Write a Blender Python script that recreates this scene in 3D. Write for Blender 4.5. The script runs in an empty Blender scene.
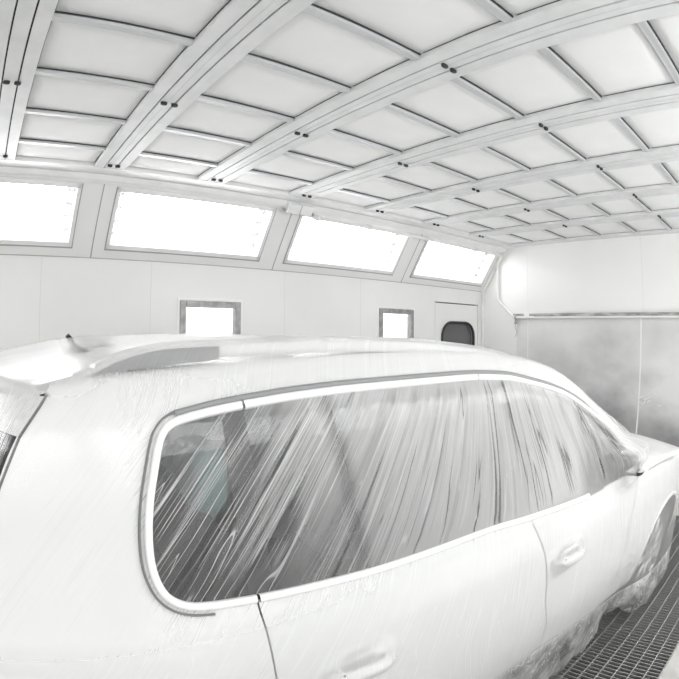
import bpy, bmesh, math, random
from mathutils import Vector, Matrix, noise
random.seed(4)
scene = bpy.context.scene
COL = scene.collection
R = math.radians

# ------------------------------------------------------------------ helpers
def interp(x, pts):
    """monotone cubic through (x, y) pairs, flat outside"""
    if x <= pts[0][0]: return pts[0][1]
    if x >= pts[-1][0]: return pts[-1][1]
    n = len(pts)
    for i in range(n-1):
        if x <= pts[i+1][0]: break
    h = [pts[k+1][0]-pts[k][0] for k in range(n-1)]
    d = [(pts[k+1][1]-pts[k][1])/h[k] for k in range(n-1)]
    def slope(k):
        if k == 0: return d[0]
        if k == n-1: return d[-1]
        if d[k-1]*d[k] <= 0: return 0.0
        w1, w2 = 2*h[k]+h[k-1], h[k]+2*h[k-1]
        return (w1+w2)/(w1/d[k-1]+w2/d[k])
    m0, m1 = slope(i), slope(i+1)
    t = (x-pts[i][0])/h[i]
    return ((2*t**3-3*t**2+1)*pts[i][1] + (t**3-2*t**2+t)*h[i]*m0
            + (-2*t**3+3*t**2)*pts[i+1][1] + (t**3-t**2)*h[i]*m1)
def lin(x, pts):
    if x <= pts[0][0]: return pts[0][1]
    for a, b in zip(pts, pts[1:]):
        if x <= b[0]: return a[1]+(b[1]-a[1])*(x-a[0])/(b[0]-a[0])
    return pts[-1][1]
def sm(a, b, x):
    t = min(1, max(0, (x-a)/(b-a))); return t*t*(3-2*t)

def link(name, me, mats, parent=None, smooth=False):
    o = bpy.data.objects.new(name, me); COL.objects.link(o)
    for m in (mats if isinstance(mats, (list, tuple)) else [mats]): me.materials.append(m)
    if parent is not None: o.parent = parent
    if smooth:
        for p in me.polygons: p.use_smooth = True
    return o
def mesh(name, V, F, mats, parent=None, smooth=False, uv=None):
    me = bpy.data.meshes.new(name)
    me.from_pydata([tuple(v) for v in V], [], F); me.update()
    if uv is not None:
        l = me.uv_layers.new(name='film_uv')
        for lp in me.loops: l.data[lp.index].uv = uv[lp.vertex_index]
    return link(name, me, mats, parent, smooth)
class MB:
    """collects simple solids into one mesh"""
    def __init__(s): s.V = []; s.F = []
    def box(s, x0, x1, y0, y1, z0, z1, f=None):
        b = len(s.V)
        P = [(x, y, z) for x in (x0, x1) for y in (y0, y1) for z in (z0, z1)]
        s.V += [f(Vector(p)) if f else Vector(p) for p in P]
        s.F += [tuple(b+i for i in q) for q in ((0,1,3,2),(4,6,7,5),(0,4,5,1),(2,3,7,6),(0,2,6,4),(1,5,7,3))]
        return s
    def tube(s, pts, r, n=10, cap=True):
        pts = [Vector(p) for p in pts]; b0 = len(s.V)
        rr = r if isinstance(r, (list, tuple)) else [r]*len(pts)
        up = None
        for i, p in enumerate(pts):
            t = (pts[min(i+1, len(pts)-1)]-pts[max(i-1, 0)]).normalized()
            if up is None or abs(up.dot(t)) > .98:
                up = Vector((0,0,1)) if abs(t.z) < .9 else Vector((1,0,0))
            a = t.cross(up).normalized(); c = a.cross(t).normalized(); up = c
            for k in range(n):
                an = 2*math.pi*k/n
                s.V.append(p + (a*math.cos(an)+c*math.sin(an))*rr[i])
        for i in range(len(pts)-1):
            for k in range(n):
                a_, b_ = b0+i*n+k, b0+i*n+(k+1)%n
                s.F.append((a_, b_, b_+n, a_+n))
        if cap:
            s.F.append(tuple(b0+k for k in range(n))[::-1])
            e = b0+(len(pts)-1)*n; s.F.append(tuple(e+k for k in range(n)))
        return s
    def lathe(s, c, axis, prof, n=40):
        """prof: (radius, offset along axis)"""
        axis = Vector(axis).normalized(); c = Vector(c)
        a = axis.orthogonal().normalized(); b = axis.cross(a); b0 = len(s.V)
        for (r, h) in prof:
            for k in range(n):
                an = 2*math.pi*k/n
                s.V.append(c+axis*h+(a*math.cos(an)+b*math.sin(an))*r)
        for i in range(len(prof)-1):
            for k in range(n):
                p, q = b0+i*n+k, b0+i*n+(k+1)%n
                s.F.append((p, q, q+n, p+n))
        return s
    def ellip(s, c, rx, ry, rz, p=2.0, nu=20, nv=12, f=None):
        """superellipsoid"""
        b0 = len(s.V); c = Vector(c)
        sg = lambda v, e: math.copysign(abs(v)**e, v)
        for j in range(nv+1):
            v = -math.pi/2+math.pi*j/nv
            for i in range(nu):
                u = 2*math.pi*i/nu; e = 2/p
                q = Vector((rx*sg(math.cos(v), e)*sg(math.cos(u), e), ry*sg(math.cos(v), e)*sg(math.sin(u), e), rz*sg(math.sin(v), e)))
                s.V.append(c+(f(q) if f else q))
        for j in range(nv):
            for i in range(nu):
                a, b = b0+j*nu+i, b0+j*nu+(i+1) % nu
                s.F.append((a, b, b+nu, a+nu))
        return s
    def build(s, name, m, parent=None, smooth=False, bevel=0):
        o = mesh(name, s.V, s.F, m, parent, smooth)
        if bevel:
            md = o.modifiers.new('bevel', 'BEVEL'); md.width = bevel; md.segments = 2; md.limit_method = 'ANGLE'
        return o
def empty(name, loc=(0,0,0), rz=0):
    o = bpy.data.objects.new(name, None); COL.objects.link(o)
    o.location = loc; o.rotation_euler = (0,0,rz); o.empty_display_size = .1
    return o
def tag(o, label, cat, group=None, kind=None):
    if label: o['label'] = label
    if cat: o['category'] = cat
    if group: o['group'] = group
    if kind: o['kind'] = kind
    return o
def struct(o): o['kind'] = 'structure'; return o
def copy_tree(src, loc):
    r = src.copy(); COL.objects.link(r); r.location = loc
    for ch in list(src.children):
        c = ch.copy(); COL.objects.link(c); c.parent = r
        for g in list(ch.children):
            d = g.copy(); COL.objects.link(d); d.parent = c
    return r

# ------------------------------------------------------------------ materials
def mat(name, col=(.8,.8,.8), rough=.5, metal=0.0, spec=.5):
    m = bpy.data.materials.new(name); m.use_nodes = True
    b = m.node_tree.nodes['Principled BSDF']
    b.inputs['Base Color'].default_value = (*col, 1); b.inputs['Roughness'].default_value = rough
    b.inputs['Metallic'].default_value = metal; b.inputs['Specular IOR Level'].default_value = spec
    return m
def N(m, t, **kw):
    n = m.node_tree.nodes.new(t)
    for k, v in kw.items(): setattr(n, k, v)
    return n
def L(m, a, b): m.node_tree.links.new(a, b)
def mottled(name, c0, c1, scale, rough=.5, metal=0.0, bump=0.0, detail=4, stretch=(1,1,1), lo=.35, hi=.65):
    m = mat(name, c0, rough, metal); b = m.node_tree.nodes['Principled BSDF']
    tc = N(m, 'ShaderNodeTexCoord'); mp = N(m, 'ShaderNodeMapping'); mp.inputs['Scale'].default_value = stretch
    L(m, tc.outputs['Object'], mp.inputs['Vector'])
    nz = N(m, 'ShaderNodeTexNoise'); nz.inputs['Scale'].default_value = scale; nz.inputs['Detail'].default_value = detail
    L(m, mp.outputs['Vector'], nz.inputs['Vector'])
    cr = N(m, 'ShaderNodeValToRGB'); cr.color_ramp.elements[0].position = lo; cr.color_ramp.elements[1].position = hi
    cr.color_ramp.elements[0].color = (*c0, 1); cr.color_ramp.elements[1].color = (*c1, 1)
    L(m, nz.outputs['Fac'], cr.inputs['Fac']); L(m, cr.outputs['Color'], b.inputs['Base Color'])
    if bump:
        bp = N(m, 'ShaderNodeBump'); bp.inputs['Strength'].default_value = bump; bp.inputs['Distance'].default_value = .01
        L(m, nz.outputs['Fac'], bp.inputs['Height']); L(m, bp.outputs['Normal'], b.inputs['Normal'])
    return m
def g(v): return (v, v, v)
M = {}
M['wall'] = mottled('white_wall_panel', (.80,.80,.79), (.86,.86,.85), .9, .45)
M['wall_up'] = mottled('white_back_wall', (.84,.84,.825), (.89,.89,.88), .7, .45)
M['white'] = mottled('white_paint', (.80,.80,.80), (.86,.86,.86), 6, .4)
M['beam'] = mottled('overspray_white_beam', (.70,.71,.715), (.78,.785,.79), 7, .5, detail=5)
M['bar'] = mat('galvanised_bar', (.66,.67,.68), .4, .25)
M['filter'] = mottled('filter_fleece', (.86,.86,.86), (.90,.90,.90), 3, .9, bump=.12, detail=3)
M['void'] = mat('dark_gap', (.035,.035,.035), .8)
M['gapshade'] = mat('dark_gap_shade', (.06,.06,.06), .9)  # near-black colour standing in for shade in the ceiling gaps
M['seam'] = mat('grey_seam', (.38,.38,.38), .7)
M['black'] = mat('black_plastic', (.02,.02,.022), .4)
M['rubber'] = mat('black_rubber', (.03,.03,.03), .7)
M['body'] = mottled('white_primed_body', (.785,.79,.785), (.815,.82,.815), 2.0, .28)
M['tape'] = mat('white_masking_tape', (.90,.90,.90), .45)
M['gap_strip'] = mat('grey_gasket', (.20,.205,.21), .6)
M['gap_strip2'] = mat('mid_grey_gasket', (.30,.305,.31), .5)
M['interior'] = mat('dark_grey_upholstery', (.09,.09,.095), .8)
M['liner'] = mat('grey_headlining', (.30,.30,.30), .9)
M['seatc'] = mat('light_grey_seat_cover', (.50,.51,.52), .7)
M['teal'] = mat('teal_cover', (.50,.84,.78), .6)
M['alloy'] = mat('silver_alloy', (.62,.63,.64), .3, .7)
M['tyre'] = mat('tyre_rubber', (.06,.06,.06), .75)
M['grate'] = mat('galvanised_steel', (.50,.50,.49), .45, .6)
M['concrete'] = mottled('dusty_concrete', (.50,.50,.48), (.64,.63,.61), 5, .8, detail=8, bump=.05)
M['frame'] = mottled('grey_aluminium_frame', (.26,.26,.26), (.44,.44,.44), 14, .45, .3, detail=5)
M['scuff'] = mat('white_scuff', (.86,.86,.86), .6)
M['rail'] = mottled('bare_steel_rail', (.22,.22,.22), (.52,.52,.51), 7, .4, .5, stretch=(1,1,3), detail=6)
M['mark'] = mat('pale_grey_print', (.55,.55,.56), .6)

# spray-stained metal of the lower back wall
m = mottled('spray_stained_steel', (.22,.22,.225), (.74,.74,.74), .95, .5, .1, detail=9, lo=.36, hi=.62, stretch=(1,.8,1.25))
b = m.node_tree.nodes['Principled BSDF']
src = b.inputs['Base Color'].links[0].from_socket
tc = N(m, 'ShaderNodeTexCoord'); sx = N(m, 'ShaderNodeSeparateXYZ'); L(m, tc.outputs['Object'], sx.inputs[0])
n2 = N(m, 'ShaderNodeTexNoise'); n2.inputs['Scale'].default_value = 1.3; n2.inputs['Detail'].default_value = 6; L(m, tc.outputs['Object'], n2.inputs['Vector'])
ad = N(m, 'ShaderNodeMath', operation='MULTIPLY_ADD'); ad.inputs[1].default_value = .9; L(m, n2.outputs['Fac'], ad.inputs[0]); L(m, sx.outputs['Z'], ad.inputs[2])
# white overspray drifts: thick under the rail, and again in the corner by the pipe
mr = N(m, 'ShaderNodeMapRange'); mr.inputs['From Min'].default_value = 1.55; mr.inputs['From Max'].default_value = 2.45; L(m, ad.outputs[0], mr.inputs['Value'])
ad2 = N(m, 'ShaderNodeMath', operation='MULTIPLY_ADD'); ad2.inputs[1].default_value = .8; L(m, n2.outputs['Fac'], ad2.inputs[0]); L(m, sx.outputs['Y'], ad2.inputs[2])
mr2 = N(m, 'ShaderNodeMapRange'); mr2.inputs['From Min'].default_value = 3.0; mr2.inputs['From Max'].default_value = 3.75; L(m, ad2.outputs[0], mr2.inputs['Value'])
mx0 = N(m, 'ShaderNodeMath', operation='MAXIMUM'); L(m, mr.outputs[0], mx0.inputs[0]); L(m, mr2.outputs[0], mx0.inputs[1])
mx = N(m, 'ShaderNodeMix', data_type='RGBA'); mx.inputs[7].default_value = (.78,.78,.775,1)
sc_ = N(m, 'ShaderNodeMath', operation='MULTIPLY'); sc_.inputs[1].default_value = .92; L(m, mx0.outputs[0], sc_.inputs[0])
L(m, sc_.outputs[0], mx.inputs[0]); L(m, src, mx.inputs[6]); L(m, mx.outputs[2], b.inputs['Base Color'])
M['steel'] = m

def emis(name, col, st):
    m = bpy.data.materials.new(name); m.use_nodes = True; nt = m.node_tree; nt.nodes.clear()
    e = nt.nodes.new('ShaderNodeEmission'); e.inputs['Color'].default_value = (*col, 1); e.inputs['Strength'].default_value = st
    o = nt.nodes.new('ShaderNodeOutputMaterial'); nt.links.new(e.outputs[0], o.inputs[0]); return m
M['tubelight'] = emis('fluorescent_tube', (1,1,1), 15.0)
M['tubedim'] = emis('dimmed_fluorescent_tube', (1,1,1), 8.0)  # same tube, dimmed to calm the bright patch on the far wall
M['litpane'] = emis('glowing_pane', (1,1,1), 1.6)  # panes glow by themselves in place of the brightness outside

def glass(name, tint, fac=.06, rough=.02):
    m = bpy.data.materials.new(name); m.use_nodes = True; nt = m.node_tree; nt.nodes.clear()
    t = nt.nodes.new('ShaderNodeBsdfTransparent'); t.inputs[0].default_value = (*tint, 1)
    gl = nt.nodes.new('ShaderNodeBsdfGlossy'); gl.inputs['Roughness'].default_value = rough
    fr = nt.nodes.new('ShaderNodeLayerWeight'); fr.inputs['Blend'].default_value = .5
    pw = nt.nodes.new('ShaderNodeMath'); pw.operation = 'POWER'; pw.inputs[1].default_value = 4.0; nt.links.new(fr.outputs['Facing'], pw.inputs[0])
    ma = nt.nodes.new('ShaderNodeMath'); ma.operation = 'MULTIPLY_ADD'; ma.inputs[1].default_value = .9; ma.inputs[2].default_value = .045; nt.links.new(pw.outputs[0], ma.inputs[0]); fr = ma
    mx = nt.nodes.new('ShaderNodeMixShader'); o = nt.nodes.new('ShaderNodeOutputMaterial')
    nt.links.new(fr.outputs[0], mx.inputs[0]); nt.links.new(t.outputs[0], mx.inputs[1]); nt.links.new(gl.outputs[0], mx.inputs[2])
    nt.links.new(mx.outputs[0], o.inputs[0]); return m
M['pane'] = glass('clear_pane', (.96,.96,.96))
M['tint'] = glass('tinted_car_glass', (.62,.64,.65))
M['privacy'] = glass('dark_car_glass', (.58,.60,.61))

def film_mat(name, op_pts, streak, base=(.87,.872,.87), bumpd=.004, rough=.32, crumple=False):
    """thin clear-white plastic; op_pts = (lo, hi) opacity; film_uv.x runs across the folds, film_uv.y along them"""
    m = bpy.data.materials.new(name); m.use_nodes = True; nt = m.node_tree; nt.nodes.clear()
    uv = N(m, 'ShaderNodeUVMap'); uv.uv_map = 'film_uv'
    def tex(sx_, sy_, det, dist=0.0, rough_=.5):
        mp = N(m, 'ShaderNodeMapping'); mp.inputs['Scale'].default_value = (sx_, sy_, 1); L(m, uv.outputs[0], mp.inputs[0])
        nz = N(m, 'ShaderNodeTexNoise'); nz.noise_dimensions = '2D'
        nz.inputs['Scale'].default_value = 1; nz.inputs['Detail'].default_value = det
        nz.inputs['Distortion'].default_value = dist; nz.inputs['Roughness'].default_value = rough_
        L(m, mp.outputs[0], nz.inputs['Vector']); return nz.outputs['Fac']
    def rng(x, a, b_, c=0.0, d=1.0):
        r = N(m, 'ShaderNodeMapRange'); r.interpolation_type = 'SMOOTHSTEP'
        for k, v in zip(('From Min','From Max','To Min','To Max'), (a, b_, c, d)): r.inputs[k].default_value = v
        L(m, x, r.inputs['Value']); return r.outputs[0]
    def op(o, a, b_):
        n = N(m, 'ShaderNodeMath', operation=o)
        for i, v in enumerate((a, b_)):
            if isinstance(v, (int, float)): n.inputs[i].default_value = v
            else: L(m, v, n.inputs[i])
        return n.outputs[0]
    if crumple:
        n1 = tex(11, 6, 2, .8); n2 = tex(26, 15, 1, .6)
        r1 = rng(op('ABSOLUTE', op('SUBTRACT', n1, .5), 0), 0.0, .022, 1, 0)
        r2 = rng(op('ABSOLUTE', op('SUBTRACT', n2, .5), 0), 0.0, .03, .6, 0)
        blot = rng(tex(7, 5, 3), .42, .66)
        fac = op('MAXIMUM', op('MULTIPLY', r1, .95), op('MULTIPLY', r2, .8))
        fac = op('MAXIMUM', fac, op('MULTIPLY', blot, .6))
        height = op('ADD', op('MULTIPLY', n1, 1.0), op('MULTIPLY', n2, .4))
    else:
        ridge = lambda x, w_: rng(op('ABSOLUTE', op('SUBTRACT', x, .5), 0), 0.0, w_, 1, 0)
        n1 = tex(38, .7, 2, .2); n2 = tex(82, 1.2, 1, .1); n3 = tex(13, 1.1, 2, .35)
        mask = rng(tex(5.5, 2.2, 2), .42, .60)
        r1 = op('MULTIPLY', ridge(n1, .030), rng(tex(9, 3.2, 2), .40, .56))
        r2 = op('MULTIPLY', ridge(n2, .050), mask)
        r3 = ridge(n3, .008)
        fine = rng(tex(60, 30, 3, 1.5), .56, .68)
        fac = op('MAXIMUM', op('MULTIPLY', r1, .9), op('MULTIPLY', r2, .8))
        fac = op('MAXIMUM', fac, op('MULTIPLY', r3, .7))
        fac = op('MAXIMUM', fac, op('MULTIPLY', op('MULTIPLY', rng(tex(24, 1.2, 1, .2), .52, .66), mask), .22))
        fac = op('MAXIMUM', fac, op('MULTIPLY', op('MULTIPLY', fine, mask), .18))
        n5 = tex(6.3, .35, 1, .2); n7 = tex(17, .9, 1, .25)
        dk = op('MULTIPLY', ridge(n5, .030), rng(tex(3.3, 1.6, 1), .37, .47))
        dk = op('MAXIMUM', dk, op('MULTIPLY', op('MULTIPLY', ridge(n7, .016), rng(tex(7, 2.6, 1), .46, .56)), .85))
        dk = op('MAXIMUM', dk, op('MULTIPLY', rng(tex(30, 1.0, 1, .2), .54, .70), .22))
        height = op('ADD', op('MULTIPLY', n1, .7), op('ADD', op('MULTIPLY', n3, 1.3), op('MULTIPLY', n2, .25)))
    # layers of film: the attribute carries how cloudy the film is there
    at = N(m, 'ShaderNodeAttribute'); at.attribute_name = 'haziness'
    basef = op('ADD', op_pts[0], op('MULTIPLY', at.outputs['Fac'], op_pts[1]))
    fo_ = N(m, 'ShaderNodeAttribute'); fo_.attribute_name = 'creases'
    if not crumple: basef = op('MULTIPLY', basef, op('SUBTRACT', 1.0, op('MULTIPLY', op('MULTIPLY', dk, fo_.outputs['Fac']), .8)))
    fo = N(m, 'ShaderNodeAttribute'); fo.attribute_name = 'folds'
    one = op('SUBTRACT', 1.0, op('MULTIPLY', op('SUBTRACT', 1.0, basef), op('SUBTRACT', 1.0, op('MULTIPLY', op('MULTIPLY', fac, fo.outputs['Fac']), streak))))
    bp = N(m, 'ShaderNodeBump'); bp.inputs['Distance'].default_value = bumpd; L(m, op('MULTIPLY', fo.outputs['Fac'], .7), bp.inputs['Strength'])
    L(m, height, bp.inputs['Height'])
    pb = N(m, 'ShaderNodeBsdfPrincipled'); pb.inputs['Base Color'].default_value = (*base, 1); pb.inputs['Roughness'].default_value = rough
    pb.inputs['Specular IOR Level'].default_value = .5; L(m, bp.outputs[0], pb.inputs['Normal'])
    tl = N(m, 'ShaderNodeBsdfTranslucent'); tl.inputs[0].default_value = (*base, 1); L(m, bp.outputs[0], tl.inputs['Normal'])
    ms = N(m, 'ShaderNodeMixShader'); ms.inputs[0].default_value = .25; L(m, pb.outputs[0], ms.inputs[1]); L(m, tl.outputs[0], ms.inputs[2])
    gl = N(m, 'ShaderNodeBsdfGlossy'); gl.inputs['Roughness'].default_value = .15; L(m, bp.outputs[0], gl.inputs['Normal'])
    tr = N(m, 'ShaderNodeBsdfTransparent')
    lw = N(m, 'ShaderNodeLayerWeight'); L(m, bp.outputs[0], lw.inputs['Normal'])
    fre = op('ADD', .03, op('MULTIPLY', op('POWER', lw.outputs['Facing'], 4.0), .9 if crumple else .35))
    mg = N(m, 'ShaderNodeMixShader'); L(m, fre, mg.inputs[0]); L(m, tr.outputs[0], mg.inputs[1]); L(m, gl.outputs[0], mg.inputs[2])
    mm = N(m, 'ShaderNodeMixShader'); L(m, one, mm.inputs[0]); L(m, mg.outputs[0], mm.inputs[1]); L(m, ms.outputs[0], mm.inputs[2])
    o = N(m, 'ShaderNodeOutputMaterial'); L(m, mm.outputs[0], o.inputs[0]); return m
M['film'] = film_mat('masking_film', (.03, 1.0), .85)
M['skirt'] = film_mat('crumpled_clear_film', (.16, 1.0), .8, crumple=True, bumpd=.030, rough=.2)

# ------------------------------------------------------------------ camera (photographed with a curving wide lens)
U = 1.07; H = 1.72
yaw, pit, rol = .683429, -.014276, .0080127
fw = Vector((math.sin(yaw)*math.cos(pit), math.cos(yaw)*math.cos(pit), math.sin(pit)))
rt = Vector((math.cos(yaw), -math.sin(yaw), 0)); up = rt.cross(fw)
r2 = rt*math.cos(rol)+up*math.sin(rol); u2 = up*math.cos(rol)-rt*math.sin(rol)
cd = bpy.data.cameras.new('camera'); cam = bpy.data.objects.new('camera', cd); COL.objects.link(cam)
Mx = Matrix.Identity(4)
for i in range(3):
    Mx[i][0], Mx[i][1], Mx[i][2] = r2[i], u2[i], -fw[i]
Mx[2][3] = H
cam.matrix_world = Mx
cd.type = 'PANO'; cd.sensor_width = 36; cd.sensor_height = 36; cd.clip_start = .02
cd.panorama_type = 'FISHEYE_EQUISOLID'; cd.fisheye_lens = 511.6/679*36; cd.fisheye_fov = R(180)
scene.camera = cam

# ------------------------------------------------------------------ the booth
ZC = H+U                       # 2.79 ceiling height
YW = 3.49*U; ZW = H+.495*U     # top of the upright lower wall
YT = 3.16*U                    # top of the leaning part
XB = 5.03*U                    # far wall
YR = -.62; XR = -3.2           # right wall and rear wall
S = Vector((0, YT-YW, ZC-ZW))  # up the leaning part
SN = Vector((0, -(ZC-ZW), (YT-YW))).normalized()   # its normal, into the room
def slope(x, t, d=0.0): return Vector((x, YW, ZW))+S*t+SN*d

# floor: concrete with a pit under the gratings
GY0, GY1 = .268, .268+.0815*9+.02
GX0, GX1 = -2.2, 4.93
f = MB()
f.box(XR, XB+.1, YR-.1, GY0, -.2, 0); f.box(XR, XB+.1, GY1, YW+.1, -.2, 0)
f.box(GX1, XB+.1, GY0, GY1, -.2, 0); f.box(XR, GX0, GY0, GY1, -.2, 0)
f.box(XR, XB+.1, YR-.1, YW+.1, -.62, -.6)
struct(f.build('floor', M['concrete']))
gr = tag(empty('floor_grating', (0, GY0, 0)), 'galvanised steel walk-on grating over the floor pit beside the wrapped car', 'grating')
b = MB()
for k in range(10): b.box(GX0, GX1, .0815*k+.006, .0815*k+.012, -.03, -.002)
b.build('bearing_bar', M['grate'], gr)
b = MB(); x = GX0
while x < GX1: b.box(x, x+.005, .004, GY1-GY0-.004, -.020, -.004); x += .0335
b.build('cross_bar', M['grate'], gr)
b = MB(); b.box(GX0, GX1, 0, .005, -.035, 0); b.box(GX0, GX1, GY1-GY0-.005, GY1-GY0, -.035, 0)
b.box(GX1-.006, GX1, 0, GY1-GY0, -.035, 0); b.build('edge_frame', M['grate'], gr)
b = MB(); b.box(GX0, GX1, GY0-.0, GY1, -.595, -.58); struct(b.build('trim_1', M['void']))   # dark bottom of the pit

# left wall: upright lower part with openings for two windows and a door
WINS = [(1.446, 1.985, 1.0, 1.958), (3.551, 4.060, 1.0, 1.966)]
DOOR = (4.426, 5.274, .02, 2.078)
def wall_rects(x0, x1, z0, z1, holes):
    out = []; xs = x0
    for (a, b_, c, d) in sorted(holes):
        out += [(xs, a, z0, z1), (a, b_, z0, c), (a, b_, d, z1)]; xs = b_
    out.append((xs, x1, z0, z1)); return [r for r in out if r[1]-r[0] > 1e-4 and r[3]-r[2] > 1e-4]
b = MB()
for (a, c, z0, z1) in wall_rects(XR, XB, 0, ZW, WINS+[DOOR]): b.box(a, c, YW, YW+.1, z0, z1)
# leaning upper part with openings for the light boxes
T0, T1 = .125, .865
LX = [(.81-1.58, .545), (.81, 2.125), (2.375, 3.695), (3.965, 5.275)]
for (a, c, t0, t1) in wall_rects(XR, XB, 0, 1, [(p, q, T0, T1) for p, q in LX]):
    i0 = len(b.V)
    b.V += [slope(a, t0), slope(c, t0), slope(c, t1), slope(a, t1), slope(a, t0, -.1), slope(c, t0, -.1), slope(c, t1, -.1), slope(a, t1, -.1)]
    b.F += [tuple(i0+i for i in q) for q in ((0,1,2,3),(4,7,6,5),(0,4,5,1),(1,5,6,2),(2,6,7,3),(3,7,4,0))]
struct(b.build('wall_left', M['wall']))
# fold line, panel joints
b = MB(); b.box(XR, XB, YW-.004, YW+.002, ZW-.003, ZW+.002)
for xs in (.706, 2.285, 3.865):
    i0 = len(b.V); w_ = .004
    b.V += [slope(xs-w_, 0, .002), slope(xs+w_, 0, .002), slope(xs+w_, .99, .002), slope(xs-w_, .99, .002),
            slope(xs-w_, 0, -.01), slope(xs+w_, 0, -.01), slope(xs+w_, .99, -.01), slope(xs-w_, .99, -.01)]
    b.F += [tuple(i0+i for i in q) for q in ((0,1,2,3),(4,7,6,5),(0,4,5,1),(1,5,6,2),(2,6,7,3),(3,7,4,0))]
struct(b.build('trim_2', M['seam']))
b = MB()
for xs in (.33, 1.20, 2.42, 3.3):
    b.box(xs-.002, xs+.002, YW-.0015, YW+.002, 0, ZW-.01)
struct(b.build('trim_3', mat('pale_joint', (.72,.72,.715), .6)))
# cornice between leaning wall and ceiling
b = MB()
def slab(b, x0, x1, t0, t1, d0, d1):
    i0 = len(b.V)
    b.V += [slope(x, t, d) for d in (d0, d1) for (x, t) in ((x0, t0), (x1, t0), (x1, t1), (x0, t1))]
    b.F += [tuple(i0+i for i in q) for q in ((4,5,6,7),(0,3,2,1),(0,1,5,4),(1,2,6,5),(2,3,7,6),(3,0,4,7))]
slab(b, XR, XB, .885, .925, 0, .012); slab(b, XR, XB, .925, .995, 0, .030)
struct(b.build('trim_4', M['white'], bevel=.004))
b = MB(); b.box(XR, XB, 3.225, YT+.05, ZC-.014, ZC+.1); struct(b.build('trim_5', M['white']))
# far wall, lower steel part and white upper part
ZRL = 1.94
b = MB(); b.box(XB, XB+.1, YR-.1, YW+.1, ZRL, ZC+.1); b.box(XB, XB+.1, 3.22, YW+.1, 0, ZRL)
struct(b.build('wall_far', M['wall_up']))
b = MB(); b.box(XB, XB+.1, YR-.1, 3.22, 0, ZRL); struct(b.build('wall_far_lower', M['steel']))
b = MB()
for (y0, wd) in ((3.061, .004), (1.60, .008)): b.box(XB-.004, XB+.001, y0-wd, y0+wd, 0, ZRL)
struct(b.build('trim_6', M['scuff']))
b = MB()
for y0 in (3.061, 1.575): b.box(XB-.001, XB+.001, y0-.002, y0+.002, ZRL+.04, ZC)
struct(b.build('trim_7', mat('pale_joint_far', (.74,.74,.735), .6)))
b = MB(); b.box(XR, XB, YR-.1, YR, 0, ZC); struct(b.build('wall_right', M['wall']))
b = MB(); b.box(XR-.1, XR, YR-.1, YW+.1, 0, ZC); struct(b.build('wall_rear', M['wall']))
# corner post
b = MB(); b.box(XB-.045, XB, YW-.03, YW, 0, ZW-.02); struct(b.build('trim_8', M['white'], bevel=.006))
b = MB(); slab(b, XB-.045, XB, 0, .88, 0, .03); struct(b.build('trim_9', M['white'], bevel=.006))
b = MB(); b.box(XB-.13, XB, YR, 3.24, ZC-.012, ZC+.02); struct(b.build('trim_10', M['beam']))

# steel rail along the far wall
rl = tag(empty('wall_rail', (XB, 1.3, ZRL)), 'long bare steel rail running level across the far wall', 'rail')
b = MB(); b.box(-.05, 0, YR-1.3, 1.72, -.012, .022); b.box(-.05, 0, 1.78, 1.945, -.012, .022); b.build('channel', M['rail'], rl, bevel=.003)
b = MB(); b.box(-.055, 0, YR-1.3, 1.945, -.034, -.013); b.build('lower_lip', M['white'], rl, bevel=.003)
b = MB(); b.box(-.058, 0, 1.715, 1.785, -.022, .026); b.build('joint_cover', M['white'], rl, bevel=.003)

# white air pipe along the cornice and down the far wall
ap = tag(empty('air_pipe', (XB-.04, 3.474, 1.9)), 'white air pipe running under the ceiling edge and bending down far wall', 'pipe')
o0 = Vector((XB-.04, 3.474, 1.9))
pth = [slope(2.47, .845, .05), slope(5.20, .845, .05), slope(5.31, .835, .06), Vector((XB-.035, 3.48, 2.58)), Vector((XB-.035, 3.482, 2.16)),
       Vector((XB-.035, 3.46, 2.115)), Vector((XB-.035, 3.25, 1.935)), Vector((XB-.035, 3.20, 1.925)), Vector((XB-.035, 2.95, 1.925))]
b = MB(); b.tube([p-o0 for p in pth], .017, 12); b.build('pipe', M['white'], ap, True)
for xx in (2.52, 3.1, 3.9, 4.75):
    b = MB(); p = slope(xx, .845, .05)-o0; b.tube([p-Vector((.02,0,0)), p+Vector((.02,0,0))], .026, 12); b.build('pipe_clamp', M['white'], ap, True)
b = MB(); c = Vector((XB-.04, 3.215, 1.925))-o0
b.lathe(c+Vector((0,0,.035)), (0,0,-1), [(0,0),(.016,0),(.016,.03),(.02,.03),(.02,.05),(.012,.055),(.012,.10),(.018,.10),(.018,.12),(0,.12)], 14); b.build('shutoff_valve', M['frame'], ap, True)
b = MB(); pts = [c+Vector((.01, .0+.012*math.sin(k*.9), -.08-.02*k)) for k in range(9)]; b.tube(pts, .006, 8); b.build('hose_tail', M['mark'], ap, True)
# junction box in the ceiling corner between the light boxes
jb = tag(empty('junction_box', slope(2.31, .80)), 'white metal junction box under the ceiling edge between two light boxes', 'box')
b = MB(); ee = slope(2.31, .80)
def slabl(b, x0, x1, t0, t1, d0, d1, off):
    i0 = len(b.V); slab(b, x0, x1, t0, t1, d0, d1)
    for i in range(i0, len(b.V)): b.V[i] = b.V[i]-off
slabl(b, 2.19, 2.43, .86, .985, .03, .075, ee); b.build('box_cover', M['white'], jb, bevel=.004)
b = MB(); slabl(b, 2.308, 2.312, .86, .985, .03, .078, ee); b.build('cover_joint', M['seam'], jb)
for xx in (2.17, 2.455):
    b = MB(); b.ellip(slope(xx, .88, .04)-ee, .016, .016, .016, 2, 10, 6); b.build('screw', M['frame'], jb, True)

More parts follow.
